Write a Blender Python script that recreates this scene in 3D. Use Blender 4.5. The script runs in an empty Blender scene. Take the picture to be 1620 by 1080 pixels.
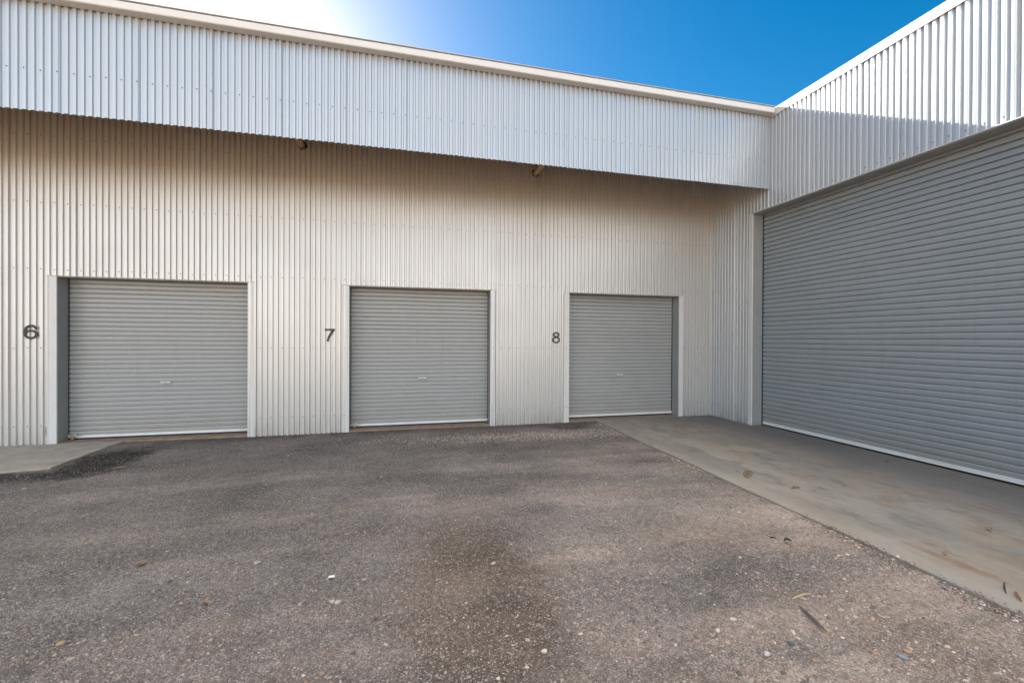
import bpy, bmesh, math, random
import numpy as np
from mathutils import Vector, Matrix

R = math.radians
random.seed(7)
rng = np.random.default_rng(11)
scene = bpy.context.scene
col = scene.collection

# ------------------------------------------------------------------ camera
cam_d = bpy.data.cameras.new("camera")
cam = bpy.data.objects.new("camera", cam_d)
col.objects.link(cam)
cam_d.sensor_fit = 'HORIZONTAL'
cam_d.sensor_width = 36.0
cam_d.lens = 689.86 / 1620 * 36.0
cam_d.clip_start = 0.05
cam_d.clip_end = 2000
yaw, pitch, roll = 0.2464, -0.0047, -0.0044
cy, sy = math.cos(yaw), math.sin(yaw)
r0 = Vector((cy, -sy, 0)); f0 = Vector((sy, cy, 0)); z0 = Vector((0, 0, 1))
fw = f0 * math.cos(pitch) + z0 * math.sin(pitch)
u1 = -f0 * math.sin(pitch) + z0 * math.cos(pitch)
rt = r0 * math.cos(roll) - u1 * math.sin(roll)
up = r0 * math.sin(roll) + u1 * math.cos(roll)
M = Matrix((rt, up, -fw)).transposed().to_4x4()
M.translation = Vector((0, 0, 1.4985))
cam.matrix_world = M
scene.camera = cam

# ------------------------------------------------------------------ light
SUN_DIR = Vector((-0.33, 1.0, 0.59)).normalized()       # towards the sun: behind the roof, upper left
sun_el = math.asin(SUN_DIR.z)
sun_az = math.atan2(SUN_DIR.x, SUN_DIR.y)               # clockwise from +Y
world = bpy.data.worlds.new("World")
scene.world = world
world.use_nodes = True
FILL_CLOUD = 10.2
wn = world.node_tree.nodes; wl = world.node_tree.links
sky = wn.new('ShaderNodeTexSky')
sky.sky_type = 'NISHITA'
sky.sun_disc = False
sky.sun_elevation = sun_el
sky.sun_rotation = sun_az
sky.air_density = 1.0
sky.dust_density = .45
sky.ozone_density = 1.5
bg = wn['Background']
bg.inputs['Strength'].default_value = 0.07
# unseen bright cloud added behind the viewer to light the walls; the sky over the roofs is clear
def wmath(op, a, b=0.0, clamp=False):
    x = wn.new('ShaderNodeMath'); x.operation = op; x.use_clamp = clamp
    for i, q in enumerate((a, b)):
        if isinstance(q, (int, float)): x.inputs[i].default_value = q
        else: wl.new(q, x.inputs[i])
    return x.outputs[0]
wtc = wn.new('ShaderNodeTexCoord')
dot = wn.new('ShaderNodeVectorMath'); dot.operation = 'DOT_PRODUCT'
wl.new(wtc.outputs['Generated'], dot.inputs[0]); dot.inputs[1].default_value = Vector((-.16, -.92, .34)).normalized()
cn = wn.new('ShaderNodeTexNoise'); cn.inputs['Scale'].default_value = 2.6; cn.inputs['Detail'].default_value = 6
wl.new(wtc.outputs['Generated'], cn.inputs['Vector'])
cr = wn.new('ShaderNodeMapRange'); cr.interpolation_type = 'SMOOTHSTEP'
wl.new(wmath('ADD', dot.outputs['Value'], wmath('MULTIPLY', wmath('SUBTRACT', cn.outputs['Fac'], .5), 1.3)), cr.inputs[0])
cr.inputs[1].default_value = .38; cr.inputs[2].default_value = .86
mixn = wn.new('ShaderNodeMix'); mixn.data_type = 'RGBA'
wl.new(cr.outputs[0], mixn.inputs[0])
deep = wn.new('ShaderNodeHueSaturation'); deep.inputs['Saturation'].default_value = 1.55; deep.inputs['Value'].default_value = .58; deep.inputs['Hue'].default_value = .494
wl.new(sky.outputs[0], deep.inputs['Color'])
wl.new(deep.outputs[0], mixn.inputs[6])
sepw = wn.new('ShaderNodeSeparateXYZ'); wl.new(wtc.outputs['Generated'], sepw.inputs[0])
er = wn.new('ShaderNodeValToRGB'); wl.new(sepw.outputs[2], er.inputs[0])
ee = er.color_ramp.elements
for _ in range(3): ee.new(.5)
for e, (p_, c_) in zip(ee, ((.0, (1.50, 1.47, 1.38)), (.14, (1.22, 1.20, 1.17)), (.30, (.34, .43, .54)), (.58, (.34, .42, .52)), (.86, (.98, .95, .92)))):
    e.position = p_; e.color = (*c_, 1)
cm = wn.new('ShaderNodeVectorMath'); cm.operation = 'SCALE'; cm.inputs['Scale'].default_value = FILL_CLOUD
wl.new(er.outputs[0], cm.inputs[0]); wl.new(cm.outputs[0], mixn.inputs[7])
ov = wn.new('ShaderNodeMapRange'); ov.interpolation_type = 'SMOOTHSTEP'; wl.new(sepw.outputs[2], ov.inputs[0])
ov.inputs[1].default_value = .72; ov.inputs[2].default_value = .95
wl.new(wmath('MAXIMUM', cr.outputs[0], ov.outputs[0]), mixn.inputs[0])  # bright overhead patch added to light the ground
wl.new(mixn.outputs[2], bg.inputs['Color'])

sd = bpy.data.lights.new("sun", 'SUN')
sd.energy = 5.0
sd.angle = R(0.5)
sd.color = (1.0, 0.93, 0.84)
sun = bpy.data.objects.new("sun", sd)
col.objects.link(sun)
sun.rotation_euler = SUN_DIR.to_track_quat('Z', 'Y').to_euler()

scene.view_settings.view_transform = 'Standard'
scene.view_settings.look = 'None'
scene.view_settings.gamma = 1.0
scene.view_settings.exposure = 2.08
scene.render.resolution_x = 1024
scene.render.resolution_y = 682

# ------------------------------------------------------------------ node helpers
class NT:
    def __init__(s, name):
        s.m = bpy.data.materials.new(name); s.m.use_nodes = True
        s.t = s.m.node_tree; s.b = s.t.nodes['Principled BSDF']
        s.tc = s.t.nodes.new('ShaderNodeTexCoord')
    def n(s, t, **k):
        x = s.t.nodes.new(t)
        for a, v in k.items(): setattr(x, a, v)
        return x
    def l(s, a, b): s.t.links.new(a, b)
    def val(s, x, inp):
        if isinstance(x, (int, float)): inp.default_value = x
        elif isinstance(x, (tuple, list)): inp.default_value = (*x, 1) if len(x) == 3 and inp.type == 'RGBA' else x
        else: s.l(x, inp)
    def coord(s, scale=(1, 1, 1), loc=(0, 0, 0), rot=(0, 0, 0)):
        mp = s.n('ShaderNodeMapping'); mp.inputs['Scale'].default_value = scale
        mp.inputs['Location'].default_value = loc; mp.inputs['Rotation'].default_value = rot
        s.l(s.tc.outputs['Object'], mp.inputs['Vector']); return mp.outputs[0]
    def noise(s, scale, detail=3, rough=.55, vec=None, dist=0):
        x = s.n('ShaderNodeTexNoise'); x.inputs['Scale'].default_value = scale
        x.inputs['Detail'].default_value = detail; x.inputs['Roughness'].default_value = rough
        x.inputs['Distortion'].default_value = dist
        s.l(vec if vec is not None else s.tc.outputs['Object'], x.inputs['Vector']); return x.outputs['Fac']
    def ramp(s, f, stops):
        x = s.n('ShaderNodeValToRGB'); e = x.color_ramp.elements
        while len(e) < len(stops): e.new(.5)
        for i, (p, c) in enumerate(stops):
            e[i].position = p
            e[i].color = (c, c, c, 1) if isinstance(c, (int, float)) else (*c, 1)
        s.l(f, x.inputs[0]); return x.outputs[0]
    def mix(s, f, a, b, mode='MIX'):
        x = s.n('ShaderNodeMix', data_type='RGBA', blend_type=mode)
        s.val(f, x.inputs[0]); s.val(a, x.inputs[6]); s.val(b, x.inputs[7]); return x.outputs[2]
    def math(s, op, a, b=0.0, clamp=False):
        x = s.n('ShaderNodeMath', operation=op, use_clamp=clamp); s.val(a, x.inputs[0]); s.val(b, x.inputs[1]); return x.outputs[0]
    def xyz(s):
        x = s.n('ShaderNodeSeparateXYZ'); s.l(s.tc.outputs['Object'], x.inputs[0]); return x.outputs
    def rng(s, v, a, b, c=0.0, d=1.0, smooth=True):
        x = s.n('ShaderNodeMapRange'); x.interpolation_type = 'SMOOTHSTEP' if smooth else 'LINEAR'
        s.val(v, x.inputs[0])
        for i, q in enumerate((a, b, c, d)): x.inputs[i + 1].default_value = q
        return x.outputs[0]
    def bump(s, h, strength, dist=.01):
        x = s.n('ShaderNodeBump'); x.inputs['Strength'].default_value = strength; x.inputs['Distance'].default_value = dist
        s.l(h, x.inputs['Height']); s.l(x.outputs[0], s.b.inputs['Normal'])
    def out(s, colr, rough=.5, metal=0.0, spec=.5):
        s.val(colr, s.b.inputs['Base Color']); s.val(rough, s.b.inputs['Roughness'])
        s.b.inputs['Metallic'].default_value = metal; s.b.inputs['Specular IOR Level'].default_value = spec
        return s.m

def m_wall(name, base, stains=True, metal=.46):
    k = NT(name); X, Y, Z = k.xyz()
    streak = k.noise(1.0, 4, .6, k.coord((9, 9, .35)))
    blot = k.noise(1.3, 4, .6)
    dirt = k.math('MULTIPLY', k.ramp(streak, [(.45, 0.0), (.8, 1.0)]), .16)
    c = k.mix(dirt, base, (.42, .38, .33))
    c = k.mix(k.math('MULTIPLY', k.ramp(blot, [(.4, 0.0), (.75, 1.0)]), .10), c, (.50, .50, .50))
    # splashed soil along the foot of the sheets
    foot = k.math('MULTIPLY', k.rng(Z, .32, .0), k.ramp(k.noise(3, 4, .65, k.coord((4, 4, .8))), [(.35, .0), (.75, .5)]))
    c = k.mix(foot, c, (.30, .24, .19))
    if stains:
        # rust brown run below the right outrigger
        n = k.noise(1, 3, .6, k.coord((30, 1, 1.6)))
        a = k.math('MULTIPLY', k.rng(X, 2.26, 2.33), k.rng(X, 2.50, 2.42))
        b = k.math('MULTIPLY', k.rng(Z, 2.0, 4.4), k.ramp(n, [(.45, .0), (.66, .55)]))
        c = k.mix(k.math('MULTIPLY', a, b), c, (.33, .25, .16))
        # rusted patch low beside the first frame
        a = k.math('MULTIPLY', k.rng(X, -4.845, -4.82), k.rng(X, -4.785, -4.80))
        b = k.math('MULTIPLY', k.rng(Z, .10, .14), k.rng(Z, .27, .23))
        a = k.math('MULTIPLY', k.math('MULTIPLY', a, b), k.ramp(k.noise(60, 3), [(.35, .2), (.6, .9)]))
        c = k.mix(a, c, (.17, .13, .10))
    return k.out(c, k.rng(blot, .3, .8, .36, .42), metal, .5)

def m_door(name, base):
    k = NT(name)
    n = k.noise(1, 4, .6, k.coord((1.1, 1.1, 5)))
    c = k.mix(k.math('MULTIPLY', k.ramp(n, [(.4, 0.0), (.75, 1.0)]), .22), base, tuple(v * 1.25 for v in base))
    fine = k.noise(40, 3, .6, k.coord((.5, .5, 4)))
    c = k.mix(k.math('MULTIPLY', k.ramp(fine, [(.5, 0.0), (.8, 1.0)]), .18), c, tuple(v * .72 for v in base))
    X, Y, Z = k.xyz()
    dust = k.math('MULTIPLY', k.rng(Z, .55, .05), k.ramp(k.noise(2.5, 5, .7), [(.35, .05), (.7, .55)]))
    c = k.mix(dust, c, (.30, .245, .195))
    run = k.noise(1, 4, .7, k.coord((14, 14, .5)))
    c = k.mix(k.ramp(run, [(.58, 0.0), (.78, .30)]), c, tuple(v * .6 for v in base))
    k.bump(k.noise(2.2, 3, .5, k.coord((1, 1, .6))), .5, .014)
    return k.out(c, k.rng(n, .3, .8, .28, .42), 0, .5)

def m_flat(name, base, rough=.4, metal=0.0, var=.12, scale=6):
    k = NT(name)
    c = k.mix(k.math('MULTIPLY', k.ramp(k.noise(scale, 4, .6), [(.4, 0.0), (.75, 1.0)]), 1.0), base, tuple(v * (1 - var) for v in base))
    return k.out(c, rough, metal)

WHITE = m_wall("bare coated corrugated steel", (.56, .555, .54))
FASC = m_wall('sky tinted corrugated steel', (.43, .465, .50), False, .6)  # same sheet as the wall, blue of the reflected sky put into the colour
WALLB = m_wall('shade tinted corrugated steel', (.53, .55, .565), False, .5)  # white sheet with the bluish shade of this side put into the colour
WHITE2 = m_wall("painted corrugated steel fascia", (.74, .745, .735), False)
TRIM = m_flat("painted trim", (.60, .595, .58), .36, 0, .06)
JAMB = m_flat("grey jamb paint", (.27, .28, .275), .4)
DOORC = m_door("pale grey curtain", (.315, .32, .312))
DOORB = m_door("shade tinted curtain", (.26, .288, .307))  # same door paint, darker and bluer: shade of this side put into the colour
BAR = m_flat("aluminium bar", (.66, .66, .66), .4, .0)
RUBBER = m_flat("black rubber", (.015, .015, .016), .6)
DARKIN = m_flat("dark interior", (.06, .055, .05), .8)
SCREW = m_flat("screw head", (.12, .12, .125), .5, .2)
NUMB = m_flat("black number plastic", (.018, .017, .017), .45)
RUSTP = m_flat("primed steel tube", (.62, .44, .27), .6, 0, .35, 14)
BOUNCE_BROWN = m_flat("added brown bounce", (.66, .41, .19), .7, 0, .2, 2)  # invented brown that bounces warm light onto the wall under the overhang
ZINC = m_flat("galvanised steel", (.55, .57, .58), .35, .7, .3, 40)
BRASS = m_flat("brass", (.55, .36, .09), .35, .8, .3, 60)
HANDLE = m_flat("white enamel", (.66, .62, .56), .35)

def m_ground():
    k = NT("gravel ground"); X, Y, Z = k.xyz()
    big = k.noise(.55, 5, .6, k.coord((.55, 1.25, 1), rot=(0, 0, R(-8))), 1.2)
    track = k.noise(1, 4, .55, k.coord((.28, 2.4, 1), rot=(0, 0, R(7))), .5)
    med = k.noise(3.3, 5, .65)
    # asphalt chips near the sheds, bare pinkish dirt towards the yard
    a = k.math('ADD', k.math('MULTIPLY', X, .105), k.math('MULTIPLY', Y, -.135))
    a = k.math('ADD', a, .62)
    a = k.math('ADD', a, k.math('MULTIPLY', k.math('SUBTRACT', big, .5), 1.25))
    a = k.math('ADD', a, k.math('MULTIPLY', k.math('SUBTRACT', track, .5), 1.6))
    a = k.math('ADD', a, k.math('MULTIPLY', k.math('SUBTRACT', med, .5), .35))
    f = k.rng(a, .0, 1.0)
    asph = k.mix(k.ramp(k.noise(1.1, 4), [(.35, 0.0), (.7, 1.0)]), (.158, .138, .126), (.262, .225, .204))
    dirt = k.mix(k.ramp(k.noise(1.1, 5, .6), [(.35, 0.0), (.68, 1.0)]), (.340, .246, .192), (.470, .372, .308))
    c = k.mix(f, asph, dirt)
    # wheel tracks swinging past the doors
    wob = k.math('ADD', Y, k.math('ADD', k.math('MULTIPLY', k.math('POWER', k.math('ADD', X, 1.0), 2), .045), k.math('MULTIPLY', k.math('SUBTRACT', k.noise(.7, 3), .5), .5)))
    for yc, wd, cc_, am in ((5.25, .16, (.40, .33, .28), .45), (4.85, .13, (.10, .092, .086), .40), (4.05, .17, (.42, .345, .29), .40), (6.15, .15, (.095, .09, .086), .40), (3.55, .12, (.12, .105, .095), .25)):
        d_ = k.math('ABSOLUTE', k.math('SUBTRACT', wob, yc))
        m_ = k.math('MULTIPLY', k.rng(d_, wd * 1.8, wd * .2), k.ramp(k.noise(2.2, 4, .65, k.coord((.6, 1.6, 1), loc=(yc, 0, 0))), [(.38, 0.0), (.58, am)]))
        c = k.mix(m_, c, cc_)
    # damp dark spot beside the small slab and stains at the sills
    def spot(cx, cy_, rx, ry, lo=.55, hi=1.2):
        dx = k.math('POWER', k.math('ABSOLUTE', k.math('DIVIDE', k.math('SUBTRACT', X, cx), rx)), 2)
        dy = k.math('POWER', k.math('ABSOLUTE', k.math('DIVIDE', k.math('SUBTRACT', Y, cy_), ry)), 2)
        d = k.math('SQRT', k.math('ADD', dx, dy))
        d = k.math('ADD', d, k.math('MULTIPLY', k.math('SUBTRACT', k.noise(5, 4, .65), .5), 1.4))
        return k.rng(d, hi, lo)
    c = k.mix(k.math('MULTIPLY', spot(-3.52, 6.35, .42, .70), .92), c, (.022, .017, .015))
    c = k.mix(k.math('MULTIPLY', spot(-4.6, 5.83, 1.4, .24), .85), c, (.028, .023, .021))
    c = k.mix(k.math('MULTIPLY', spot(2.8, 7.15, .45, .28), .6), c, (.04, .032, .028))
    c = k.mix(k.math('MULTIPLY', spot(.42, 2.55, .50, 1.15), .62), c, (.135, .088, .060))
    c = k.mix(k.math('MULTIPLY', spot(.6, 6.9, .22, .5), .4), c, (.15, .12, .10))
    # scuffed pale arc of dust
    c = k.mix(k.math('MULTIPLY', spot(1.9, 3.3, 1.1, .5), .40), c, (.46, .385, .33))
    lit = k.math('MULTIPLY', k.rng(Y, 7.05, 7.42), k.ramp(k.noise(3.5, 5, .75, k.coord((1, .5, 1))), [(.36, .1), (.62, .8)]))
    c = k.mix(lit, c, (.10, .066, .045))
    # aggregate: every cell is one bedded chip with a tone of its own
    def cells(scale, lo, hi, amt):
        v = k.n('ShaderNodeTexVoronoi'); v.inputs['Scale'].default_value = scale; v.inputs['Randomness'].default_value = 1
        w = k.n('ShaderNodeVectorMath', operation='ADD'); nz = k.n('ShaderNodeTexNoise'); nz.inputs['Scale'].default_value = scale * .8
        k.l(k.tc.outputs['Object'], nz.inputs['Vector'])
        sc = k.n('ShaderNodeVectorMath', operation='SCALE'); k.l(nz.outputs['Color'], sc.inputs[0]); sc.inputs['Scale'].default_value = .5 / scale
        k.l(k.tc.outputs['Object'], w.inputs[0]); k.l(sc.outputs[0], w.inputs[1]); k.l(w.outputs[0], v.inputs['Vector'])
        sp = k.n('ShaderNodeSeparateColor'); k.l(v.outputs['Color'], sp.inputs[0])
        return v.outputs['Distance'], sp.outputs[0], sp.outputs[1]
    d1, r1, q1 = cells(150, 0, 1, 1); d2, r2, q2 = cells(62, 0, 1, 1)
    g = k.noise(240, 3, .7); g2 = k.noise(34, 4, .7)
    def scale_c(c, f): 
        x = k.n('ShaderNodeVectorMath', operation='SCALE'); k.l(c, x.inputs[0]); k.val(f, x.inputs['Scale']); return x.outputs[0]
    c = scale_c(c, k.mix(f, k.rng(r1, 0, 1, .68, 1.36, False), k.rng(r1, 0, 1, .84, 1.18, False)))
    c = scale_c(c, k.rng(g2, .3, .7, .72, 1.25))
    c = scale_c(c, k.rng(g, .3, .7, .75, 1.25))
    c = k.mix(k.math('MULTIPLY', k.ramp(d1, [(.45, 0.0), (.75, .75)]), k.rng(f, 0, 1, 1.0, .45)), c, scale_c(c, .35))
    patch = k.noise(.8, 4, .6, k.coord((1, 1.3, 1), loc=(7, 3, 0)), .6)
    c = scale_c(c, k.rng(patch, .35, .65, .86, 1.16))
    big_ = k.math('MULTIPLY', k.math('GREATER_THAN', r2, .80), k.ramp(d2, [(.30, 1.0), (.42, 0.0)]))
    c = k.mix(k.math('MULTIPLY', big_, .8), c, k.mix(q2, (.19, .16, .14), (.42, .37, .33)))
    c = k.mix(k.math('MULTIPLY', k.math('GREATER_THAN', r1, .965), .7), c, (.52, .47, .43))
    far = k.math('MULTIPLY', k.rng(Y, .5, -1.5), 1.0)
    c = k.mix(far, c, (.60, .41, .25))  # unseen ground behind the viewer, coloured bright and warm to bounce light
    h = k.math('ADD', k.math('MULTIPLY', d1, -1.0), k.math('ADD', k.math('MULTIPLY', g2, 2.0), k.math('MULTIPLY', big_, 1.2)))
    k.bump(h, 1.0, .006)
    return k.out(c, .92, 0, .25)
GROUND = m_ground()

def m_conc(name, lt, dk, brown):
    k = NT(name); X, Y, Z = k.xyz()
    n1 = k.noise(.9, 5, .6, k.coord((1.3, .55, 1)), .8); n2 = k.noise(3.5, 5, .65, k.coord((1.5, .8, 1)))
    c = k.mix(k.ramp(n1, [(.40, 0.0), (.60, 1.0)]), dk, lt)
    n3 = k.noise(1.6, 5, .65, k.coord((1.2, .6, 1), loc=(3, 9, 0)), 1.0)
    c = k.mix(k.ramp(n3, [(.47, 0.0), (.66, .65)]), c, brown)
    c = k.mix(k.ramp(n2, [(.50, 0.0), (.66, .55)]), c, tuple(v * .5 for v in dk))
    c = k.mix(k.ramp(k.noise(9, 5, .75, k.coord((1.6, .5, 1))), [(.50, 0.0), (.70, .45)]), c, tuple(v * .6 for v in brown))
    # darker grey towards the big door
    gr = k.math('ADD', k.rng(X, 4.0, 5.9), k.math('MULTIPLY', k.math('SUBTRACT', n1, .5), 1.2))
    c = k.mix(k.math('MULTIPLY', gr, .8, True), c, (.10, .098, .10))
    edge = k.rng(X, 3.75, 3.35)
    c = k.mix(k.math('MULTIPLY', edge, k.ramp(n2, [(.3, .1), (.6, .55)])), c, tuple(v * 1.15 for v in lt))
    # rust mark and mud
    rot = k.coord((1, 1, 1), loc=(-3.62, -2.12, 0))
    s = k.n('ShaderNodeSeparateXYZ'); k.l(rot, s.inputs[0])
    d = k.math('ADD', k.math('POWER', k.math('ABSOLUTE', k.math('DIVIDE', s.outputs[0], .05)), 2), k.math('POWER', k.math('ABSOLUTE', k.math('DIVIDE', s.outputs[1], .33)), 2))
    d = k.math('ADD', d, k.math('MULTIPLY', k.math('SUBTRACT', k.noise(14, 3), .5), 2.0))
    c = k.mix(k.math('MULTIPLY', k.rng(d, 1.5, .0), .55), c, (.20, .10, .055))
    g = k.noise(130, 3, .7)
    c = k.mix(k.ramp(g, [(.30, .28), (.5, 0.0)]), c, k.mix(.5, c, (.03, .028, .025)))
    g3 = k.noise(22, 4, .7, k.coord((1.4, .7, 1)))
    c = k.mix(k.ramp(g3, [(.60, 0.0), (.72, .35)]), c, k.mix(.5, c, (.05, .04, .032)))
    k.bump(k.math('ADD', g, k.math('MULTIPLY', n2, 2.0)), .25, .004)
    return k.out(c, k.rng(n1, .3, .7, .8, .62), 0, .35)
CONC = m_conc("concrete slab", (.335, .290, .244), (.215, .197, .176), (.27, .200, .142))
CONC2 = m_flat("weathered concrete", (.36, .315, .27), .85, 0, .35, 5)
SILL = m_flat("muddy concrete sill", (.26, .19, .14), .88, 0, .4, 7)

def m_stone():
    k = NT("loose gravel stones")
    at = k.n('ShaderNodeAttribute', attribute_name='tone')
    c = k.mix(k.ramp(k.noise(160, 3, .7), [(.35, .4), (.65, 0.0)]), at.outputs['Color'], k.mix(.5, at.outputs['Color'], (.03, .026, .022)))
    return k.out(c, .85, 0, .3)
STONE = m_stone()

# ------------------------------------------------------------------ object helpers
def tag(o, label=None, cat=None, group=None, kind=None):
    if label: o['label'] = label
    if cat: o['category'] = cat
    if group: o['group'] = group
    if kind: o['kind'] = kind
    return o
def thing(name, loc, label, cat, group=None):
    o = bpy.data.objects.new(name, None); col.objects.link(o); o.location = loc
    o.empty_display_size = .2
    bpy.context.view_layer.update()
    return tag(o, label, cat, group)
def link(name, me, mats, parent=None):
    o = bpy.data.objects.new(name, me); col.objects.link(o)
    for m in (mats if isinstance(mats, (list, tuple)) else [mats]): me.materials.append(m)
    if parent is not None:
        o.parent = parent
        root = Vector((0, 0, 0)); p = parent
        while p is not None: root += p.location; p = p.parent
        o.location = -root                # vertices are given in place coordinates
    return o
class MB:
    def __init__(s): s.v = []; s.f = []; s.mi = []; s.sm = []
    def add(s, vs, fs, mi=0, smooth=False):
        o = len(s.v); s.v += [tuple(v) for v in vs]
        for f in fs: s.f.append(tuple(i + o for i in f)); s.mi.append(mi); s.sm.append(smooth)
    def box(s, a, b, mi=0):
        x0, y0, z0_ = a; x1, y1, z1 = b
        vs = [(x0, y0, z0_), (x1, y0, z0_), (x1, y1, z0_), (x0, y1, z0_), (x0, y0, z1), (x1, y0, z1), (x1, y1, z1), (x0, y1, z1)]
        s.add(vs, [(0, 3, 2, 1), (4, 5, 6, 7), (0, 1, 5, 4), (1, 2, 6, 5), (2, 3, 7, 6), (3, 0, 4, 7)], mi)
    def tube(s, a, b, r, n=20, mi=0, r2=None, caps=True):
        a = Vector(a); b = Vector(b); d = (b - a).normalized(); r2 = r if r2 is None else r2
        u = d.orthogonal().normalized(); w = d.cross(u)
        vs = []
        for p, rr in ((a, r), (b, r2)):
            for i in range(n):
                t = 2 * math.pi * i / n; vs.append(p + (u * math.cos(t) + w * math.sin(t)) * rr)
        s.add(vs, [(i, (i + 1) % n, n + (i + 1) % n, n + i) for i in range(n)], mi, True)
        if caps: s.add(vs, [tuple(range(n - 1, -1, -1)), tuple(range(n, 2 * n))], mi)
    def build(s, name, mats, parent=None, bevel=0):
        me = bpy.data.meshes.new(name); me.from_pydata(s.v, [], s.f)
        me.polygons.foreach_set('material_index', s.mi); me.polygons.foreach_set('use_smooth', s.sm)
        me.update()
        o = link(name, me, mats, parent)
        if bevel:
            md = o.modifiers.new('bevel', 'BEVEL'); md.width = bevel; md.segments = 2; md.limit_method = 'ANGLE'
        return o

PITCH, AMP = .0762, .0116
RIB_T = [0, .10, .19, .225, .245, .265, .285, .305, .325, .345, .36, .42]
def rib(t):
    t = abs(((t + .5) % 1.0) - .5)
    k = min(1.0, max(0.0, (t - .225) / .130)); k = k * k * (3 - 2 * k)
    return 1 - 2 * k + .10 * math.cos(math.pi * min(t / .215, 1.0)) - .10
def corrugated(mb, u0, u1, zlo, zhi, plane, pos, out, openings=(), phase=0.0, lap0=None, screws=(), amp=AMP, side=1, mi_screw=1):
    """vertical ribs running along u (X for plane 'Y', Y for plane 'X').  out = sign of the outward normal."""
    us = set()
    for kk in range(int((u0 - phase) / PITCH) - 2, int((u1 - phase) / PITCH) + 3):
        for t in RIB_T:
            us.add(round(phase + (kk + t) * PITCH, 6)); us.add(round(phase + (kk - t) * PITCH, 6))
        us.add(round(phase + (kk + .5) * PITCH, 6))
    us = sorted([u for u in us if u0 < u < u1] + [u0, u1] + [e for op in openings for e in op[:2] if u0 < e < u1])
    SH = PITCH * 10
    def depth(u):
        o = amp * rib((u - phase) / PITCH)
        if lap0 is not None:
            q = ((u - lap0) / SH) % 1.0
            o += .0070 * (q if side > 0 else 1 - q)
            i = math.floor((u - lap0) / SH)
            o += .0015 * math.sin(i * 12.9898)
        return pos + out * o
    P = (lambda u, z, d: (u, d, z)) if plane == 'Y' else (lambda u, z, d: (d, u, z))
    zr = sorted(set([zlo, zhi] + [z for op in openings for z in op[2:4]] if True else []))
    for a, b in zip(us[:-1], us[1:]):
        if b - a < 1e-6: continue
        m = (a + b) / 2
        iv = [(zlo, zhi)]
        for op in openings:
            if op[0] <= m <= op[1]:
                lo, hi = (op[4](m) if len(op) > 4 else (op[2], op[3]))
                nv = []
                for p, q in iv:
                    if hi <= p or lo >= q: nv.append((p, q)); continue
                    if lo > p: nv.append((p, lo))
                    if hi < q: nv.append((hi, q))
                iv = nv
        # evaluated just inside the cell so that each lap shows as a step
        da, db = depth(a + 1e-5), depth(b - 1e-5)
        for p, q in iv:
            vs = [P(a, p, da), P(b, p, db), P(b, q, db), P(a, q, da)]
            f = (0, 1, 2, 3) if (out < 0) == (plane == 'Y') else (3, 2, 1, 0)
            mb.add(vs, [f], 0, True)
    # screw heads with washers on every second crest
    for z, s0, s1, par in screws:
        k0 = math.ceil((s0 - phase) / PITCH); k1 = math.floor((s1 - phase) / PITCH)
        for kk in range(k0, k1 + 1):
            if (kk + par) % 2: continue
            u = phase + kk * PITCH
            if any(op[0] - .02 <= u <= op[1] + .02 and op[2] - .02 <= z <= op[3] + .02 for op in openings): continue
            zz = z + random.uniform(-.006, .006); d = depth(u)
            mb.tube(P(u, zz, d - out * .001), P(u, zz, d + out * .002), .0075, 8, mi_screw)
            mb.tube(P(u, zz, d + out * .002), P(u, zz, d + out * .0065), .0048, 6, mi_screw)

def weld_smooth(o, ang=40):
    me = o.data; bm = bmesh.new(); bm.from_mesh(me)
    bmesh.ops.remove_doubles(bm, verts=bm.verts, dist=.0002)
    bm.to_mesh(me); bm.free()
    me.set_sharp_from_angle(angle=R(ang))

# ------------------------------------------------------------------ key places
YA, YF, YD = 7.483, 6.041, 7.70
XB, XD = 5.969, 6.184
ZF0, ZF1 = 4.029, 5.235
ZH, ZHB = 2.358, 3.718
DOORS = [(-4.69, -2.30), (-.832, 1.490), (2.957, 5.245)]
TR = .104
XL = -12.0

# ------------------------------------------------------------------ the long shed
shed = thing("storage_shed", (0, YA, 0), "long white corrugated steel shed with three small grey roller doors and a deep overhanging fascia", "shed")
holes = []
for hx, hz, hr in ((-1.532, 4.535, .068), (2.300, 4.470, .068)):
    def circ(u, hx=hx, hz=hz, hr=hr):
        t = max(0.0, 1 - ((u - hx) / hr) ** 2) ** .5
        return (hz - hr * t, hz + hr * t)
    holes.append((hx - hr, hx + hr, hz - hr, hz + hr, circ))
ops = [(a - .015, b + .015, -.2, ZH - .004) for a, b in DOORS] + holes
mb = MB()
rows = [(.27, XL, XB, 0), (1.35, XL, XB, 0), (2.445, XL, XB, 0), (3.37, XL, XB, 0), (4.30, XL, XB, 0)]
corrugated(mb, XL, XB + .01, -.06, 5.33, 'Y', YA, -1, ops, phase=.010, lap0=-4.47, screws=rows)
w = mb.build("wall", [WHITE, SCREW], shed); weld_smooth(w)

mb = MB()
corrugated(mb, XL, XB - .012, ZF0, ZF1, 'Y', YF, -1, (), phase=-4.235, lap0=-4.53, screws=[(4.485, XL, XB, 0)], amp=.0090)
fa = mb.build("fascia", [FASC, SCREW], shed); weld_smooth(fa)
tag(fa, "deep corrugated fascia hanging over the doors")

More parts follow.
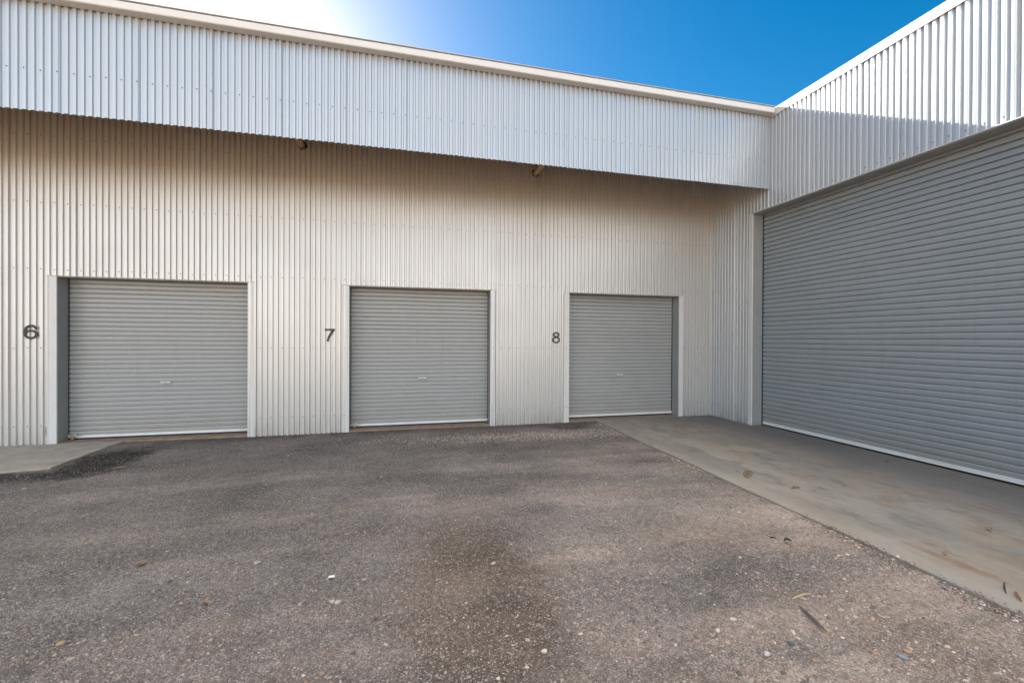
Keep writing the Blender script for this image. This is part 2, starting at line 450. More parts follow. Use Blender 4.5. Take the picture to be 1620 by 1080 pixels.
# gutter: folded channel under the roof edge
mb = MB()
gx0, gx1 = XL, XB - .045
prof = [(YF - .012, 5.236), (YF - .118, 5.236), (YF - .126, 5.244), (YF - .126, 5.318), (YF - .118, 5.326), (YF - .104, 5.326)]
vs = []; n = len(prof)
for x in (gx0, gx1):
    for y, z in prof: vs.append((x, y, z))
mb.add(vs, [(i, i + 1, n + i + 1, n + i) for i in range(n - 1)], 0)
vs = [(x, y, z) for x in (gx0, gx1) for y, z in ((YF - .012, 5.24), (YF - .012, 5.33))]
mb.add(vs, [(0, 1, 3, 2)], 0)
mb.box((gx1, YF - .126, 5.232), (gx1 + .004, YF - .008, 5.330))
for xj in (-8.0, -2.0, 4.0):
    mb.box((xj, YF - .1285, 5.238), (xj + .05, YF - .1262, 5.324))
gt = mb.build("gutter", TRIM, shed)
md = gt.modifiers.new('thick', 'SOLIDIFY'); md.thickness = .0015
# roof edge strip over the gutter back
mb = MB()
mb.box((XL, YF - .135, 5.338), (XB - .03, YF - .10, 5.343)); mb.box((XL, YF - .10, 5.338), (XB - .03, YF + .05, 5.343))
def slab4(mb, pts, t):
    vs = [Vector(p) for p in pts]; mb.add([*vs, *[v + Vector((0, 0, t)) for v in vs]], [(0, 3, 2, 1), (4, 5, 6, 7), (0, 1, 5, 4), (1, 2, 6, 5), (2, 3, 7, 6), (3, 0, 4, 7)])
slab4(mb, [(XL, YF + .05, 5.345), (XB - .02, YF + .05, 5.345), (XB - .02, 15, 5.95), (XL, 15, 5.95)], .006)
mb.build("roof", TRIM, shed)
mb = MB()
slab4(mb, [(XL, YF + .06, 5.325), (XB - .03, YF + .06, 5.325), (XB - .03, 9.6, 5.54), (XL, 9.6, 5.54)], .01)
mb.box((XL, YF + .030, ZF0 + .03), (XB - .03, YF + .036, 5.32))
mb.build("bounce_lining", BOUNCE_BROWN, shed)  # unseen, added to throw brown light onto the upper wall
# unseen flanks keep the inside dark
mb = MB()
mb.box((XL, YA + .02, 0), (XL + .05, 15, 5.3)); mb.box((XL, 14.95, 0), (XB + .3, 15, 5.85)); mb.box((XL + .05, 9.6, 0), (XB, 9.65, 5.4))
mb.build("side_wall", DARKIN, shed)
for hx, hz in ((-1.552, 4.545), (2.314, 4.482)):
    mb = MB(); mb.tube((hx, YF + .042, hz), (hx, YA + .35, hz), .048, 24)
    mb.tube((hx, YF + .040, hz), (hx, YF + .055, hz), .06, 24)
    mb.build("outrigger", RUSTP, shed)

def curtain(mb, u0, u1, z0_, z1, plane, pos, out, pitch, zbase):
    """ribbed roller curtain: broad slightly bowed pans and a narrow groove"""
    prof = [(0, 0), (.06, .0012), (.30, .0028), (.50, .0030), (.62, .0022), (.68, .0010), (.76, -.0040), (.80, -.0075), (.812, -.0240), (.925, -.0245), (.930, .0010), (.945, .0022), (1.0, .0006)]
    zs = []
    k = math.floor((z0_ - zbase) / pitch)
    while zbase + k * pitch < z1:
        for t, d in prof[:-1]:
            z = zbase + (k + t) * pitch
            if z0_ < z < z1: zs.append((z, d))
        k += 1
    zs = [(z0_, .0)] + zs + [(z1, .0)]
    nu = max(2, int((u1 - u0) / .12))
    vs = []
    ph = random.uniform(0, 6)
    for z, d in zs:
        for i in range(nu + 1):
            u = u0 + (u1 - u0) * i / nu
            wob = .0035 * math.sin(u * 2.3 + ph) * math.sin(z * 2.1 + ph * 2) + .0012 * math.sin(u * 7.1 + z * 3 + ph)
            sag = .0016 * math.sin(u * 3.1 + z * 9.0 + ph)
            dd = pos + out * (d + wob)
            vs.append((u, dd, z + sag) if plane == 'Y' else (dd, u, z + sag))
    W = nu + 1; fs = []
    for j in range(len(zs) - 1):
        for i in range(nu):
            q = (j * W + i, j * W + i + 1, (j + 1) * W + i + 1, (j + 1) * W + i)
            fs.append(q if (out < 0) == (plane == 'Y') else q[::-1])
    mb.add(vs, fs, 0, True)

SMALLP = .0692
def small_door(i, a, b, lab, flab, latch):
    # frame: outer cover strips, returns and a thin head flashing
    fr = MB()
    yo = YA - .016
    fr.box((a - TR, yo, -.05), (a, YA + .004, ZH)); fr.box((b, yo, -.05), (b + TR * .82, YA + .004, ZH))
    fr.box((a - TR - .012, yo - .014, ZH), (b + TR * .82 + .012, YA + .004, ZH + .007))
    fr.box((a - TR - .002, yo - .004, -.05), (a - TR + .010, yo, ZH - .001)); fr.box((b + TR * .82 - .010, yo - .004, -.05), (b + TR * .82 + .002, yo, ZH - .001))
    o = fr.build("door_frame", TRIM, shed, .0015)
    jm = MB()
    jm.box((a - .010, YA + .006, -.05), (a - .001, YD + .05, ZH - .003)); jm.box((b + .001, YA + .006, -.05), (b + .010, YD + .05, ZH - .003))
    jm.box((a - .001, YA + .006, ZH - .012), (b + .001, YD - .03, ZH - .004))
    jm.build("jamb", JAMB, o)
    d = MB(); curtain(d, a + .004, b - .004, .078, ZH + .02, 'Y', YD + .002 + .004, -1, SMALLP, .078)
    dr = d.build("roller_door", DOORC, shed); weld_smooth(dr, 28); tag(dr, lab)
    g = MB(); g.box((a + .006, YD - .016, .040), (b - .006, YD + .012, .077)); g.box((a + .006, YD - .022, .040), (b - .006, YD - .016, .046))
    g.build("bottom_bar", BAR, dr, .002)
    g = MB(); g.box((a + .006, YD - .012, .018), (b - .006, YD + .010, .040)); g.build("seal", RUBBER, dr)
    for q0, q1 in ((a - .0005, a + .006), (b - .006, b + .0005)):
        g = MB(); g.box((q0, YD - .010, .016), (q1, YD + .03, ZH - .013)); g.build("guide", RUBBER, o)
    xc = {0: -3.475, 1: .337, 2: 4.099}[i]
    for sx in (-1, 1):
        g = MB(); x = xc + sx * .037
        g.box((x - .030, YD - .020, .815), (x + .030, YD - .004, .834)); g.box((x - .024, YD - .028, .8165), (x + .024, YD - .020, .8285))
        g.build("handle", HANDLE, dr, .002)
    g = MB(); g.tube((xc, YD - .012, .824), (xc, YD - .004, .824), .009, 12); g.build("keyhole", ZINC, dr)
    if latch:
        g = MB()
        x0, x1, z = latch
        g.box((x0, YD - .042, z), (x1, YD - .028, z + .026)); g.box((x0 + .01, YD - .060, z + .004), (x0 + .028, YD - .030, z + .040))
        g.box((x1 - .03, YD - .050, z - .002), (x1 - .012, YD - .020, z + .044)); g.tube((x0 - .03, YD - .045, z + .014), (x1 + .05, YD - .045, z + .016), .006, 10)
        g.build("latch", ZINC, dr, .0015)
        p = (x0 + x1) / 2
        k = MB(); k.box((p - .020, YD - .060, z - .036), (p + .020, YD - .042, z + .000))
        pl = thing("padlock", (p, YD - .05, z - .036), ("brass padlock at the foot of the widest small door, beside the number 6", "brass padlock at the foot of the middle small door")[i], "padlock", "brass padlocks on the roller doors")
        k.build("lock_body", BRASS, pl, .003)
        k = MB()
        pts = [Vector((p + .013 * math.cos(t), YD - .051, z + .000 + .016 * math.sin(t))) for t in np.linspace(0, math.pi, 9)]
        for q0, q1 in zip(pts[:-1], pts[1:]): k.tube(q0, q1, .0035, 8)
        k.build("shackle", ZINC, pl)
small_door(0, *DOORS[0], "grey roller door next to the number 6", None, (-4.675, -4.56, .060))
small_door(1, *DOORS[1], "grey roller door next to the number 7", None, (-.81, -.72, .062))
small_door(2, *DOORS[2], "grey roller door next to the number 8", None, None)

# ------------------------------------------------------------------ door numbers
def ribbon(mb, path, hw, y0, y1, closed=False):
    n = len(path); L = []; Rr = []
    for i in range(n):
        p = Vector(path[i]); a = Vector(path[(i - 1) % n] if (closed or i > 0) else path[i]); b = Vector(path[(i + 1) % n] if (closed or i < n - 1) else path[i])
        t = (b - a).normalized(); nn = Vector((-t.y, t.x))
        L.append(p + nn * hw); Rr.append(p - nn * hw)
    m = n if closed else n - 1
    vs = [(q.x, y, q.y) for y in (y0, y1) for s in (L, Rr) for q in s]
    fs = []
    for i in range(m):
        j = (i + 1) % n
        fs += [(i, j, n + j, n + i), (2 * n + i, 3 * n + i, 3 * n + j, 2 * n + j), (i, 2 * n + i, 2 * n + j, j), (n + i, n + j, 3 * n + j, 3 * n + i)]
    if not closed: fs += [(0, n, 3 * n, 2 * n), (n - 1, 3 * n - 1, 4 * n - 1, 2 * n - 1)]
    mb.add(vs, fs)
def ell(cx, cz, rx, rz, a0, a1, n=28):
    return [(cx + rx * math.cos(t), cz + rz * math.sin(t)) for t in np.linspace(R(a0), R(a1), n)]
ny0, ny1 = YA - .024, YA - .012
mb = MB(); cx, zb = -4.978, 1.476
ribbon(mb, ell(cx, zb + .064, .063, .052, 0, 360, 37)[:-1], .0140, ny0, ny1, True)
ribbon(mb, ell(cx + .003, zb + .098, .066, .086, 26, 205), .0140, ny0 - .001, ny1 - .001)
o = mb.build("door_number", NUMB); tag(o, "black number 6 fixed left of the first small roller door", "number sign", "black door numbers on the white wall")
mb = MB(); cx, zb = -1.122, 1.453
ribbon(mb, [(cx - .076, zb + .188), (cx + .076, zb + .188)], .0145, ny0, ny1)
ribbon(mb, [(cx + .062, zb + .190), (cx + .038, zb + .158), (cx + .010, zb + .118), (cx - .012, zb + .075), (cx - .026, zb + .034), (cx - .031, zb)], .0165, ny0 - .001, ny1 - .001)
o = mb.build("door_number", NUMB); tag(o, "black number 7 fixed left of the middle small roller door", "number sign", "black door numbers on the white wall")
mb = MB(); cx, zb = 2.703, 1.432
ribbon(mb, ell(cx, zb + .154, .048, .038, 0, 360, 37)[:-1], .0125, ny0, ny1, True)
ribbon(mb, ell(cx, zb + .061, .058, .048, 0, 360, 37)[:-1], .0125, ny0 - .001, ny1 - .001, True)
o = mb.build("door_number", NUMB); tag(o, "black number 8 fixed left of the small roller door nearest the corner", "number sign", "black door numbers on the white wall")
# screw fixings
# ------------------------------------------------------------------ the tall shed on the right
big = thing("workshop_shed", (XB, 3, 0), "white corrugated steel shed on the right with one very large grey roller door", "shed")
DY0, DY1 = 1.55, 6.403
mb = MB()
corrugated(mb, -4.0, YA + .01, -.06, 5.30, 'X', XB, -1, [(DY0 - .015, DY1 + .015, -.2, ZHB + .002)], phase=3.268 + .0762 * 2, lap0=6.05, side=-1,
           screws=[(3.80, -4, 6.5, 0), (.27, 6.4, YA, 0), (1.35, 6.4, YA, 0), (2.445, 6.4, YA, 0), (3.37, 6.5, YA, 0)])
w = mb.build("wall", [WALLB, SCREW], big); weld_smooth(w)
mb = MB()
mb.box((XB - .022, -4.0, 5.215), (XB - .012, YF - .01, 5.338)); mb.box((XB - .022, -4.0, 5.338), (XB + .25, YF - .01, 5.342)); mb.box((XB + .01, YF - .01, 5.28), (XB + .25, 15, 5.342))
mb.build("capping", TRIM, big, .002)
mb = MB()
mb.box((XB + .25, -4, 5.30), (16, 15, 5.335))
mb.build("roof", TRIM, big)
mb = MB()
mb.box((XB + .02, -4.0, 0), (16, -3.95, 5.3)); mb.box((15.95, -3.95, 0), (16, 15, 5.3)); mb.box((7.2, -3.95, 0), (7.25, 15, 5.3))
mb.build("side_wall", DARKIN, big)
fr = MB(); xo = XB - .016; T2 = .086
fr.box((xo, DY1, -.05), (XB + .004, DY1 + T2, ZHB)); fr.box((xo, DY0 - T2, -.05), (XB + .004, DY0, ZHB))
fr.box((xo - .014, DY0 - T2 - .012, ZHB), (XB + .004, DY1 + T2 + .012, ZHB + .010))
fr.box((xo - .004, DY1 - .001, -.05), (xo, DY1 + .008, ZHB - .001))
o = fr.build("door_frame", TRIM, big, .0015)
JB = MB()
JB.box((XB + .006, DY1 + .001, -.05), (XD + .05, DY1 + .010, ZHB - .003)); JB.box((XB + .006, DY0 - .010, -.05), (XD + .05, DY0 - .001, ZHB - .003))
JB.box((XB - .014, DY0 - .001, ZHB - .012), (XD - .03, DY1 + .001, ZHB - .001))
JB.build("jamb", JAMB, o)
d = MB(); curtain(d, DY0 + .004, DY1 - .004, .078, ZHB + .02, 'X', XD + .006, -1, .0767, .078)
dr = d.build("roller_door", DOORB, big); weld_smooth(dr, 28); tag(dr, "very large grey blue ribbed roller door")
g = MB(); g.box((XD - .016, DY0 + .006, .034), (XD + .012, DY1 - .030, .077)); g.box((XD - .024, DY0 + .006, .034), (XD - .016, DY1 - .030, .041)); g.build("bottom_bar", BAR, dr, .002)
g = MB(); g.box((XD - .014, DY0 + .006, .010), (XD + .010, DY1 - .006, .034)); g.build("seal", RUBBER, dr)
g = MB(); g.box((XD - .012, DY1 - .008, .016), (XD + .03, DY1 + .0005, ZHB - .013)); g.build("guide", RUBBER, o)

# ------------------------------------------------------------------ ground
def vnoise(x, y, s, seed):
    x = x / s; y = y / s; xi = np.floor(x).astype(int); yi = np.floor(y).astype(int); fx = x - xi; fy = y - yi
    fx = fx * fx * (3 - 2 * fx); fy = fy * fy * (3 - 2 * fy)
    def h(a, b):
        q = np.sin(a * 127.1 + b * 311.7 + seed * 74.7) * 43758.5453; return q - np.floor(q)
    return (h(xi, yi) * (1 - fx) + h(xi + 1, yi) * fx) * (1 - fy) + (h(xi, yi + 1) * (1 - fx) + h(xi + 1, yi + 1) * fx) * fy
def gz(x, y):
    z = .016 * (vnoise(x, y, .9, 1) - .5) + .010 * (vnoise(x, y, .28, 2) - .5) + .006 * (vnoise(x, y, .09, 3) - .5) + .004 * (vnoise(x, y, .045, 4) - .5)
    z = z * np.clip((YA + .3 - y) / 1.0, .35, 1.0)
    return z - .012
def axis(lo, hi, step, far):
    a = list(np.arange(lo, hi + step / 2, step)); s = step; l = lo; r = hi; L = []; Rr = []
    while l > -far: s *= 1.35; l -= s; L.append(l)
    s = step
    while r < far: s *= 1.35; r += s; Rr.append(r)
    return np.array(L[::-1] + a + Rr)
gx = axis(-6.2, 4.0, .024, 450); gy = axis(.9, 7.8, .024, 450)
GX, GY = np.meshgrid(gx, gy); GZ = gz(GX, GY)
nx, ny = len(gx), len(gy)
me = bpy.data.meshes.new("ground")
V = np.stack([GX, GY, GZ], -1).reshape(-1, 3).astype(np.float32)
idx = np.arange(nx * ny).reshape(ny, nx)
F = np.stack([idx[:-1, :-1], idx[:-1, 1:], idx[1:, 1:], idx[1:, :-1]], -1).reshape(-1, 4)
def mesh_np(me, V, F):
    me.vertices.add(len(V)); me.vertices.foreach_set('co', V.ravel())
    k = F.shape[1]; me.loops.add(F.size); me.loops.foreach_set('vertex_index', F.ravel().astype(np.int32))
    me.polygons.add(len(F)); me.polygons.foreach_set('loop_start', np.arange(0, F.size, k, dtype=np.int32))
    me.update(calc_edges=True)
mesh_np(me, V, F)
me.polygons.foreach_set('use_smooth', np.ones(len(F), bool))
go = link("ground", me, GROUND); tag(go, kind='structure')

def pslab(name, pts, z, mat, t=.16):
    bm = bmesh.new(); vs = [bm.verts.new((x, y, z)) for x, y in pts]; f = bm.faces.new(vs)
    if f.normal.z < 0: f.normal_flip()
    r = bmesh.ops.extrude_face_region(bm, geom=[f]); 
    for v in [e for e in r['geom'] if isinstance(e, bmesh.types.BMVert)]: v.co.z -= t
    bmesh.ops.recalc_face_normals(bm, faces=bm.faces)
    me = bpy.data.meshes.new(name); bm.to_mesh(me); bm.free()
    o = link(name, me, mat); tag(o, kind='structure')
    md = o.modifiers.new('bevel', 'BEVEL'); md.width = .007; md.segments = 2; md.limit_method = 'ANGLE'
    return o
# slightly wandering free edge
edge = [(3.245 + .030 * y + .005 * math.sin(y * 3.1) + random.uniform(-.002, .002), y) for y in np.arange(-5, 7.45, .25)]
EDGEX = lambda y: 3.245 + .030 * y
pslab("concrete_slab", edge + [(3.472, 7.47), (7.1, 7.47), (7.1, -5)], .010, CONC)
pslab("concrete_path", [(-14, 6.06), (-6, 6.055), (-4.30, 6.035), (-3.90, 6.12), (-3.905, 6.8), (-3.90, YA - .012), (-14, YA - .012)], .012, CONC2)
for a, b in DOORS:
    x1 = min(b + .08, 5.33)
    pslab("door_sill", [(a - .0, YA - .012 if a > -4 else YA - .010), (x1 - .08, YA - .012), (x1 - .08, YD + .4), (a, YD + .4)], .0145, SILL)
pslab("inside_floor", [(XL, YD + .41), (XB + .2, YD + .41), (XB + .2, 14.9), (XL, 14.9)], .0, CONC2)

# ------------------------------------------------------------------ loose gravel
def ico(sub):
    bm = bmesh.new(); bmesh.ops.create_icosphere(bm, subdivisions=sub, radius=1)
    v = np.array([q.co[:] for q in bm.verts], np.float32); f = np.array([[q.index for q in p.verts] for p in bm.faces], np.int32); bm.free(); return v, f
I1, I2 = ico(1), ico(2)
PAL = np.array([(.30, .26, .235), (.36, .32, .30), (.22, .19, .17), (.17, .15, .14), (.42, .38, .35), (.27, .22, .19), (.13, .125, .13), (.24, .25, .265), (.33, .22, .15), (.50, .46, .42)])
PW = np.array([.2, .17, .15, .12, .08, .12, .07, .04, .025, .025]); PW /= PW.sum()
def stones(pos, rad, base, dark=None):
    """merge irregular pebbles into one vertex / face / colour set"""
    v0, f0_ = base; n = len(pos); m = len(v0)
    A = v0[None] * (1 + .22 * rng.standard_normal((n, m, 1)).clip(-1.6, 1.6) * (1 if m < 20 else .45))
    sc = np.stack([rng.uniform(.8, 1.45, n), rng.uniform(.65, 1.0, n), rng.uniform(.40, .75, n)], -1)[:, None]
    A = A * sc * rad[:, None, None]
    t = rng.uniform(0, 2 * np.pi, n); c, s = np.cos(t)[:, None], np.sin(t)[:, None]
    tilt = rng.uniform(-.35, .35, n)[:, None]
    x, y, z = A[..., 0], A[..., 1], A[..., 2]
    y, z = y * np.cos(tilt) - z * np.sin(tilt), y * np.sin(tilt) + z * np.cos(tilt)
    A = np.stack([x * c - y * s, x * s + y * c, z], -1) + pos[:, None]
    Fc = f0_[None] + (np.arange(n) * m)[:, None, None]
    ci = rng.choice(len(PAL), n, p=PW); cc = 1.28 * np.array([1.12, 1.0, .90]) * PAL[ci] * rng.uniform(.75, 1.15, (n, 1))
    if dark is not None: cc = cc * dark[:, None]
    C = np.repeat(np.concatenate([cc, np.ones((n, 1))], 1)[:, None], m, 1)
    return A.reshape(-1, 3), Fc.reshape(-1, 3), C.reshape(-1, 4)
def free_ok(x, y):
    ok = (x < EDGEX(y) - .004) & (y < YA - .02)
    ok &= ~((x < -3.895) & (y > 6.03)); return ok
def scatter(n, dens, lo=.35):
    X = []; Y = []
    got = 0
    while got < n:
        k = n * 2
        d = 1.15 * np.exp(rng.uniform(0, 1, k) * np.log(7.4 / 1.15)) if True else 0
        az = rng.uniform(R(-36), R(64), k)
        x = d * np.sin(az); y = d * np.cos(az)
        x, y = x * 1.0, y
        ok = free_ok(x, y) & (y > .9) & (x > -6)
        pr = dens(x, y); ok &= rng.uniform(0, 1, k) < pr
        X.append(x[ok]); Y.append(y[ok]); got += ok.sum()
    return np.concatenate(X)[:n], np.concatenate(Y)[:n]
def dirtness(x, y): return np.clip(.62 + .105 * x - .135 * y, 0, 1)
def dens(x, y):
    p = .10 + .55 * vnoise(x, y, .55, 9) ** 2 * 1.6 + .25 * dirtness(x, y)
    e = EDGEX(y) - x
    p = p + 1.0 * np.exp(-(e / .10) ** 2) + .9 * np.exp(-(((x - 2.75) / .45) ** 2 + ((y - 1.95) / .40) ** 2))
    p = p + .55 * np.exp(-(((x - 1.8) / 1.6) ** 2 + ((y - 6.55) / .25) ** 2))
    p = p * (.35 + 1.0 * (vnoise(x, y, .17, 5) > .45))
    return np.clip(p, 0, 1)
Vs, Fs, Cs = [], [], []; off = 0
def put(n, rmin, rmax, base, power, dn=dens):
    global off
    x, y = scatter(n, dn)
    r = rmin * (rmax / rmin) ** (rng.uniform(0, 1, n) ** power)
    z = gz(x, y) + r * .02
    dk = .62 + .45 * dirtness(x, y)
    v, f, c = stones(np.stack([x, y, z], -1), r, base, dk)
    Vs.append(v); Fs.append(f + off); Cs.append(c); off += len(v)
put(90000, .0016, .0055, I1, 1.7)
put(15000, .0042, .0105, I2, 2.0)
put(420, .010, .017, I2, 1.6, lambda x, y: dens(x, y) * (x > .3) + .12)
# grit washed against the free edge of the slab, some of it lying on the concrete
n = 5200; ye = 1.0 + 6.4 * rng.uniform(0, 1, n) ** 1.3; ex = rng.normal(.028, .034, n)
ok = (ex > -.05) & (vnoise(ye, ye * 0, .35, 8) + rng.uniform(-.25, .25, n) > .42); ye, ex = ye[ok], ex[ok]
xe = EDGEX(ye) - ex; ze = np.where(ex < .004, .011, gz(xe, ye) + .003)
re_ = .0022 * (5.2 ** (rng.uniform(0, 1, len(ye)) ** 2.0))
v, f, c = stones(np.stack([xe, ye, ze + re_ * .15], -1), re_, I1); Vs.append(v); Fs.append(f + off); Cs.append(c); off += len(v)
# pale chips swept into a drift in front of the doors
n = 5000; xe = rng.normal(2.0, 1.1, n); ye = 6.55 - .05 * (xe - 2) + rng.normal(0, .16, n); ok = free_ok(xe, ye); xe, ye = xe[ok], ye[ok]
re_ = .0035 * (2.8 ** rng.uniform(0, 1, len(ye)))
v, f, c = stones(np.stack([xe, ye, gz(xe, ye) + re_ * .2], -1), re_, I1, np.full(len(ye), 1.15)); Vs.append(v); Fs.append(f + off); Cs.append(c); off += len(v)
V = np.concatenate(Vs).astype(np.float32); F = np.concatenate(Fs); C = np.concatenate(Cs).astype(np.float32)
me = bpy.data.meshes.new("gravel"); mesh_np(me, V, F)
at = me.color_attributes.new('tone', 'FLOAT_COLOR', 'POINT'); at.data.foreach_set('color', C.ravel())
me.polygons.foreach_set('use_smooth', np.ones(len(F), bool))
o = link("gravel", me, STONE); tag(o, "loose gravel stones strewn over the yard and along the slab edge", "gravel", kind='stuff')

# ------------------------------------------------------------------ single things lying about
def pebble(x, y, r, colr, label, group=None, flat=.6, ang=0., z=None, cat="stone"):
    v, f = ico(3); rr = np.random.default_rng(int(abs(x * 1000) + abs(y * 100)))
    nz = 1 + .10 * np.sin(v @ rr.normal(0, 2.2, 3) + rr.uniform(0, 6)) + .05 * np.sin(v @ rr.normal(0, 4.5, 3))
    v = v * nz[:, None] * np.array([1.25, .85, flat]) * r
    me = bpy.data.meshes.new("pebble"); mesh_np(me, v.astype(np.float32), f)
    me.polygons.foreach_set('use_smooth', np.ones(len(f), bool))
    o = link("pebble", me, m_flat("pebble " + str(len(bpy.data.materials)), colr, .75, 0, .25, 90))
    o.location = (x, y, (float(gz(np.array([x]), np.array([y]))[0]) if z is None else z) + r * flat * .55); o.rotation_euler = (0.1, .05, ang)
    tag(o, label, cat, group); return o
PG = "loose pebbles standing out from the gravel"
pebble(1.735, 1.985, .015, (.50, .44, .40), "pale pink oval pebble, upper of a pair on bare dirt", PG, .6, -.3)
pebble(1.590, 1.925, .014, (.52, .46, .43), "pale angular pebble, lower of a pair on bare dirt", PG, .8, .5)
pebble(1.880, 1.755, .014, (.085, .105, .11), "dark grey green flat pebble right of the pale pair", PG, .5, -.9)
pebble(1.700, 1.720, .014, (.48, .42, .40), "dusty pink pebble below the pale pair", PG, .8, .2)
pebble(-.352, 2.645, .016, (.42, .36, .30), "beige pebble, right one of two touching on the left side", PG, .7, .4)
pebble(-.385, 2.662, .014, (.40, .35, .29), "beige pebble, left one of two touching on the left side", PG, .7, -.4)
pebble(-.940, 3.250, .017, (.38, .32, .27), "beige pebble lying on the dark dirt left of the white stub", PG, .6, .6)
pebble(-1.63, 2.625, .017, (.34, .22, .12), "orange brown pebble at the far lower left", PG, .6, .9)
pebble(.668, 1.995, .013, (.56, .52, .40), "cream pebble at the bottom centre of the yard", PG, .75, .1)
pebble(1.040, 1.530, .012, (.55, .48, .43), "pale pebble near the bottom edge, right of centre", PG, .75, .1)
pebble(2.330, 1.560, .017, (.22, .235, .25), "blue grey pebble in the coarse gravel near the slab", PG, .5, -.7)
pebble(2.390, 1.580, .015, (.36, .22, .12), "orange pebble in the coarse gravel near the slab", PG, .5, -.7)

def strip(name, pts, wid, th, mat, label, cat, zo=.004, curl=0., group=None, taper=True):
    """thin leaf / stick as a bent solid strip"""
    n = len(pts); vs = []; fs = []
    for i, p in enumerate(pts):
        a = Vector(pts[max(0, i - 1)]); b = Vector(pts[min(n - 1, i + 1)]); t = (b - a).to_2d().normalized(); nn = Vector((-t.y, t.x, 0))
        u = i / (n - 1); w_ = wid * ((math.sin(math.pi * (.08 + .84 * u))) if taper else 1) * .5
        P = Vector(p)
        for s, dz in ((-1, curl), (0, 0), (1, curl)):
            vs.append(P + nn * w_ * s + Vector((0, 0, zo + dz * abs(s))))
        for s, dz in ((-1, curl), (0, 0), (1, curl)):
            vs.append(P + nn * w_ * s + Vector((0, 0, zo + dz * abs(s) - th)))
    for i in range(n - 1):
        a, b = i * 6, (i + 1) * 6
        fs += [(a, a + 1, b + 1, b), (a + 1, a + 2, b + 2, b + 1), (a + 3, b + 3, b + 4, a + 4), (a + 4, b + 4, b + 5, a + 5), (a, b, b + 3, a + 3), (a + 2, a + 5, b + 5, b + 2)]
    fs += [(0, 3, 4, 1), (1, 4, 5, 2), (6 * n - 6, 6 * n - 5, 6 * n - 2, 6 * n - 3), (6 * n - 5, 6 * n - 4, 6 * n - 1, 6 * n - 2)]
    mb = MB(); mb.add(vs, fs, 0, True); o = mb.build(name, mat); tag(o, label, cat, group); return o
def bez(a, b, bend, n=9, z=0., lift=0.):
    a = Vector(a); b = Vector(b); m = (a + b) / 2 + Vector((-(b - a).y, (b - a).x)) * bend
    return [((1 - t) ** 2 * a.x + 2 * t * (1 - t) * m.x + t * t * b.x, (1 - t) ** 2 * a.y + 2 * t * (1 - t) * m.y + t * t * b.y, z + lift * math.sin(math.pi * t)) for t in np.linspace(0, 1, n)]
STRAW = m_flat("dry straw", (.62, .47, .22), .7)
BARK = m_flat("grey bark", (.15, .135, .125), .85, 0, .5, 60)
LEAFB = m_flat("brown dead leaf", (.24, .12, .05), .75, 0, .4, 60)
LEAFD = m_flat("dark dead leaf", (.045, .032, .025), .8, 0, .4, 60)
LEAFY = m_flat("yellow dead leaf", (.36, .25, .09), .75, 0, .3, 60)
LEAFT = m_flat("tan dead leaf", (.30, .195, .115), .75, 0, .3, 60)
strip("straw", bez((2.195, 2.045), (2.350, 2.062), .04, z=.0, lift=.004), .006, .003, STRAW, "pale yellow straw lying on the gravel above the grey stick", "straw", .008)
mb = MB(); pts = [(2.178, 1.985), (2.168, 1.935), (2.155, 1.885), (2.140, 1.835), (2.128, 1.795)]
rad = [.004, .007, .008, .008, .005]
for i in range(4): mb.tube((*pts[i], .004), (*pts[i + 1], .004), rad[i], 10, 0, rad[i + 1])
o = mb.build("stick", BARK); tag(o, "short thick grey stick half buried in the gravel", "stick")
strip("dead_leaf", bez((2.128, 1.788), (2.135, 1.755), .1), .010, .002, LEAFY, "tiny yellow leaf scrap at the lower tip of the grey stick", "leaf", .008)
strip("dead_leaf", bez((2.77, 2.655), (2.815, 2.635), .15, lift=.006), .035, .002, LEAFD, "black curled leaf on the dirt beside the slab", "leaf", .006, .010)
strip("dead_leaf", bez((2.70, 2.715), (2.735, 2.70), .1, lift=.004), .016, .002, LEAFD, "small black leaf scrap above the black curled leaf", "leaf", .006, .006)
strip("dead_leaf", bez((-1.70, 3.375), (-1.635, 3.39), .2, lift=.01), .034, .002, LEAFT, "tan crumpled leaf on the dark ground at left", "leaf", .006, .008)
strip("dead_leaf", bez((-3.20, 5.93), (-3.08, 5.96), .1, lift=.005), .04, .002, LEAFY, "yellow leaf lying at the corner of the left concrete path", "leaf", .004, .004)
strip("dead_leaf", bez((-1.03, 2.79), (-1.10, 2.83), .1, lift=.004), .022, .002, LEAFT, "small orange tan leaf on the left gravel", "leaf", .006, .004)
SZ = .011
strip("dead_leaf", bez((3.46, 1.775), (3.62, 1.865), .05, z=SZ, lift=.004), .008, .002, LEAFD, "long thin dark twig like leaf near the right end of the slab", "leaf", .003)
strip("dead_leaf", bez((3.44, 1.70), (3.54, 1.775), .1, z=SZ, lift=.006), .015, .002, LEAFB, "rust brown curled leaf at the right end of the slab", "leaf", .003, .006)
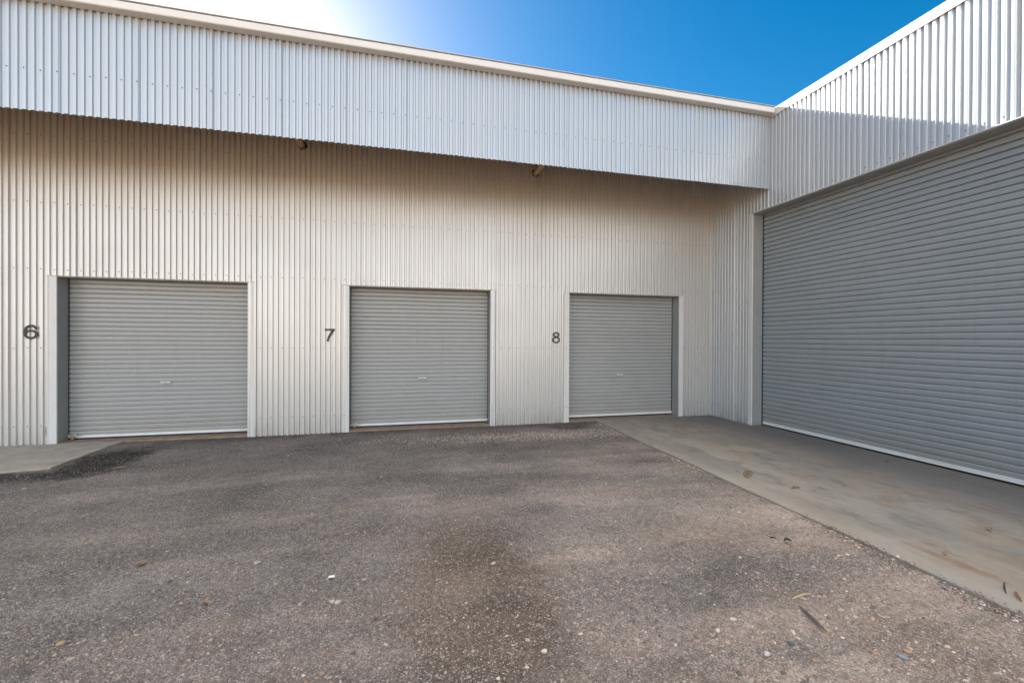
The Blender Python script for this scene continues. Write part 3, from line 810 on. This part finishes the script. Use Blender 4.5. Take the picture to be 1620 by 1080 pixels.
strip("dead_leaf", bez((3.66, 2.19), (3.74, 2.235), .1, z=SZ, lift=.003), .018, .002, LEAFT, "broad tan leaf lying flat near the free edge of the slab", "leaf", .003, .003)
strip("dead_leaf", bez((4.46, 2.38), (4.54, 2.42), .3, z=SZ, lift=.010), .018, .002, LEAFT, "yellow tan curled leaf in the middle of the slab", "leaf", .003, .010)
strip("dead_leaf", bez((3.80, 3.56), (3.92, 3.57), .1, z=SZ, lift=.006), .018, .002, LEAFB, "brown narrow leaf crossed by a stalk on the slab", "leaf", .003, .004)
strip("dead_leaf", bez((3.86, 3.61), (3.87, 3.53), .1, z=SZ, lift=.006), .010, .002, LEAFB, "short brown stalk crossing the narrow leaf on the slab", "leaf", .006, .002)
def frond(x, y, L, ang, lab):
    mb = MB(); c, s = math.cos(ang), math.sin(ang); 
    for i in range(9):
        t = i / 8; px, py = x + c * L * t, y + s * L * t
        for sd_ in (-1, 1):
            a2 = ang + sd_ * 1.0; l = L * .20 * math.sin(math.pi * (.15 + .7 * t))
            mb.tube((px, py, SZ + .003), (px + math.cos(a2) * l, py + math.sin(a2) * l, SZ + .004), .0022, 5)
    mb.tube((x, y, SZ + .003), (x + c * L, y + s * L, SZ + .003), .0028, 6)
    o = mb.build("twig", LEAFB); tag(o, lab, "twig")
frond(3.62, 3.95, .30, .75, "feathery brown twig near the slab edge")
mb = MB(); mb.box((-.445, 2.918, .001), (-.408, 2.936, .009)); o = mb.build("paper_scrap", m_flat("white paper", (.8, .8, .78), .7), None, .002)
tag(o, "tiny white paper stub on the dark gravel left of centre", "paper scrap")
# small leaves blown over the slab
k = 0
for i in range(6):
    x = random.uniform(3.6, 5.9); y = random.uniform(2.2, 7.0); a = random.uniform(0, 6.28); l = random.uniform(.025, .06)
    strip("leaf_scrap", bez((x, y), (x + math.cos(a) * l, y + math.sin(a) * l), .15, 5, z=SZ, lift=.004), random.uniform(.006, .016), .0015,
          random.choice([LEAFB, LEAFD, LEAFB]), "tiny brown leaf scrap blown onto the right concrete slab", "leaf", .003, .003, "tiny leaf scraps on the slab")
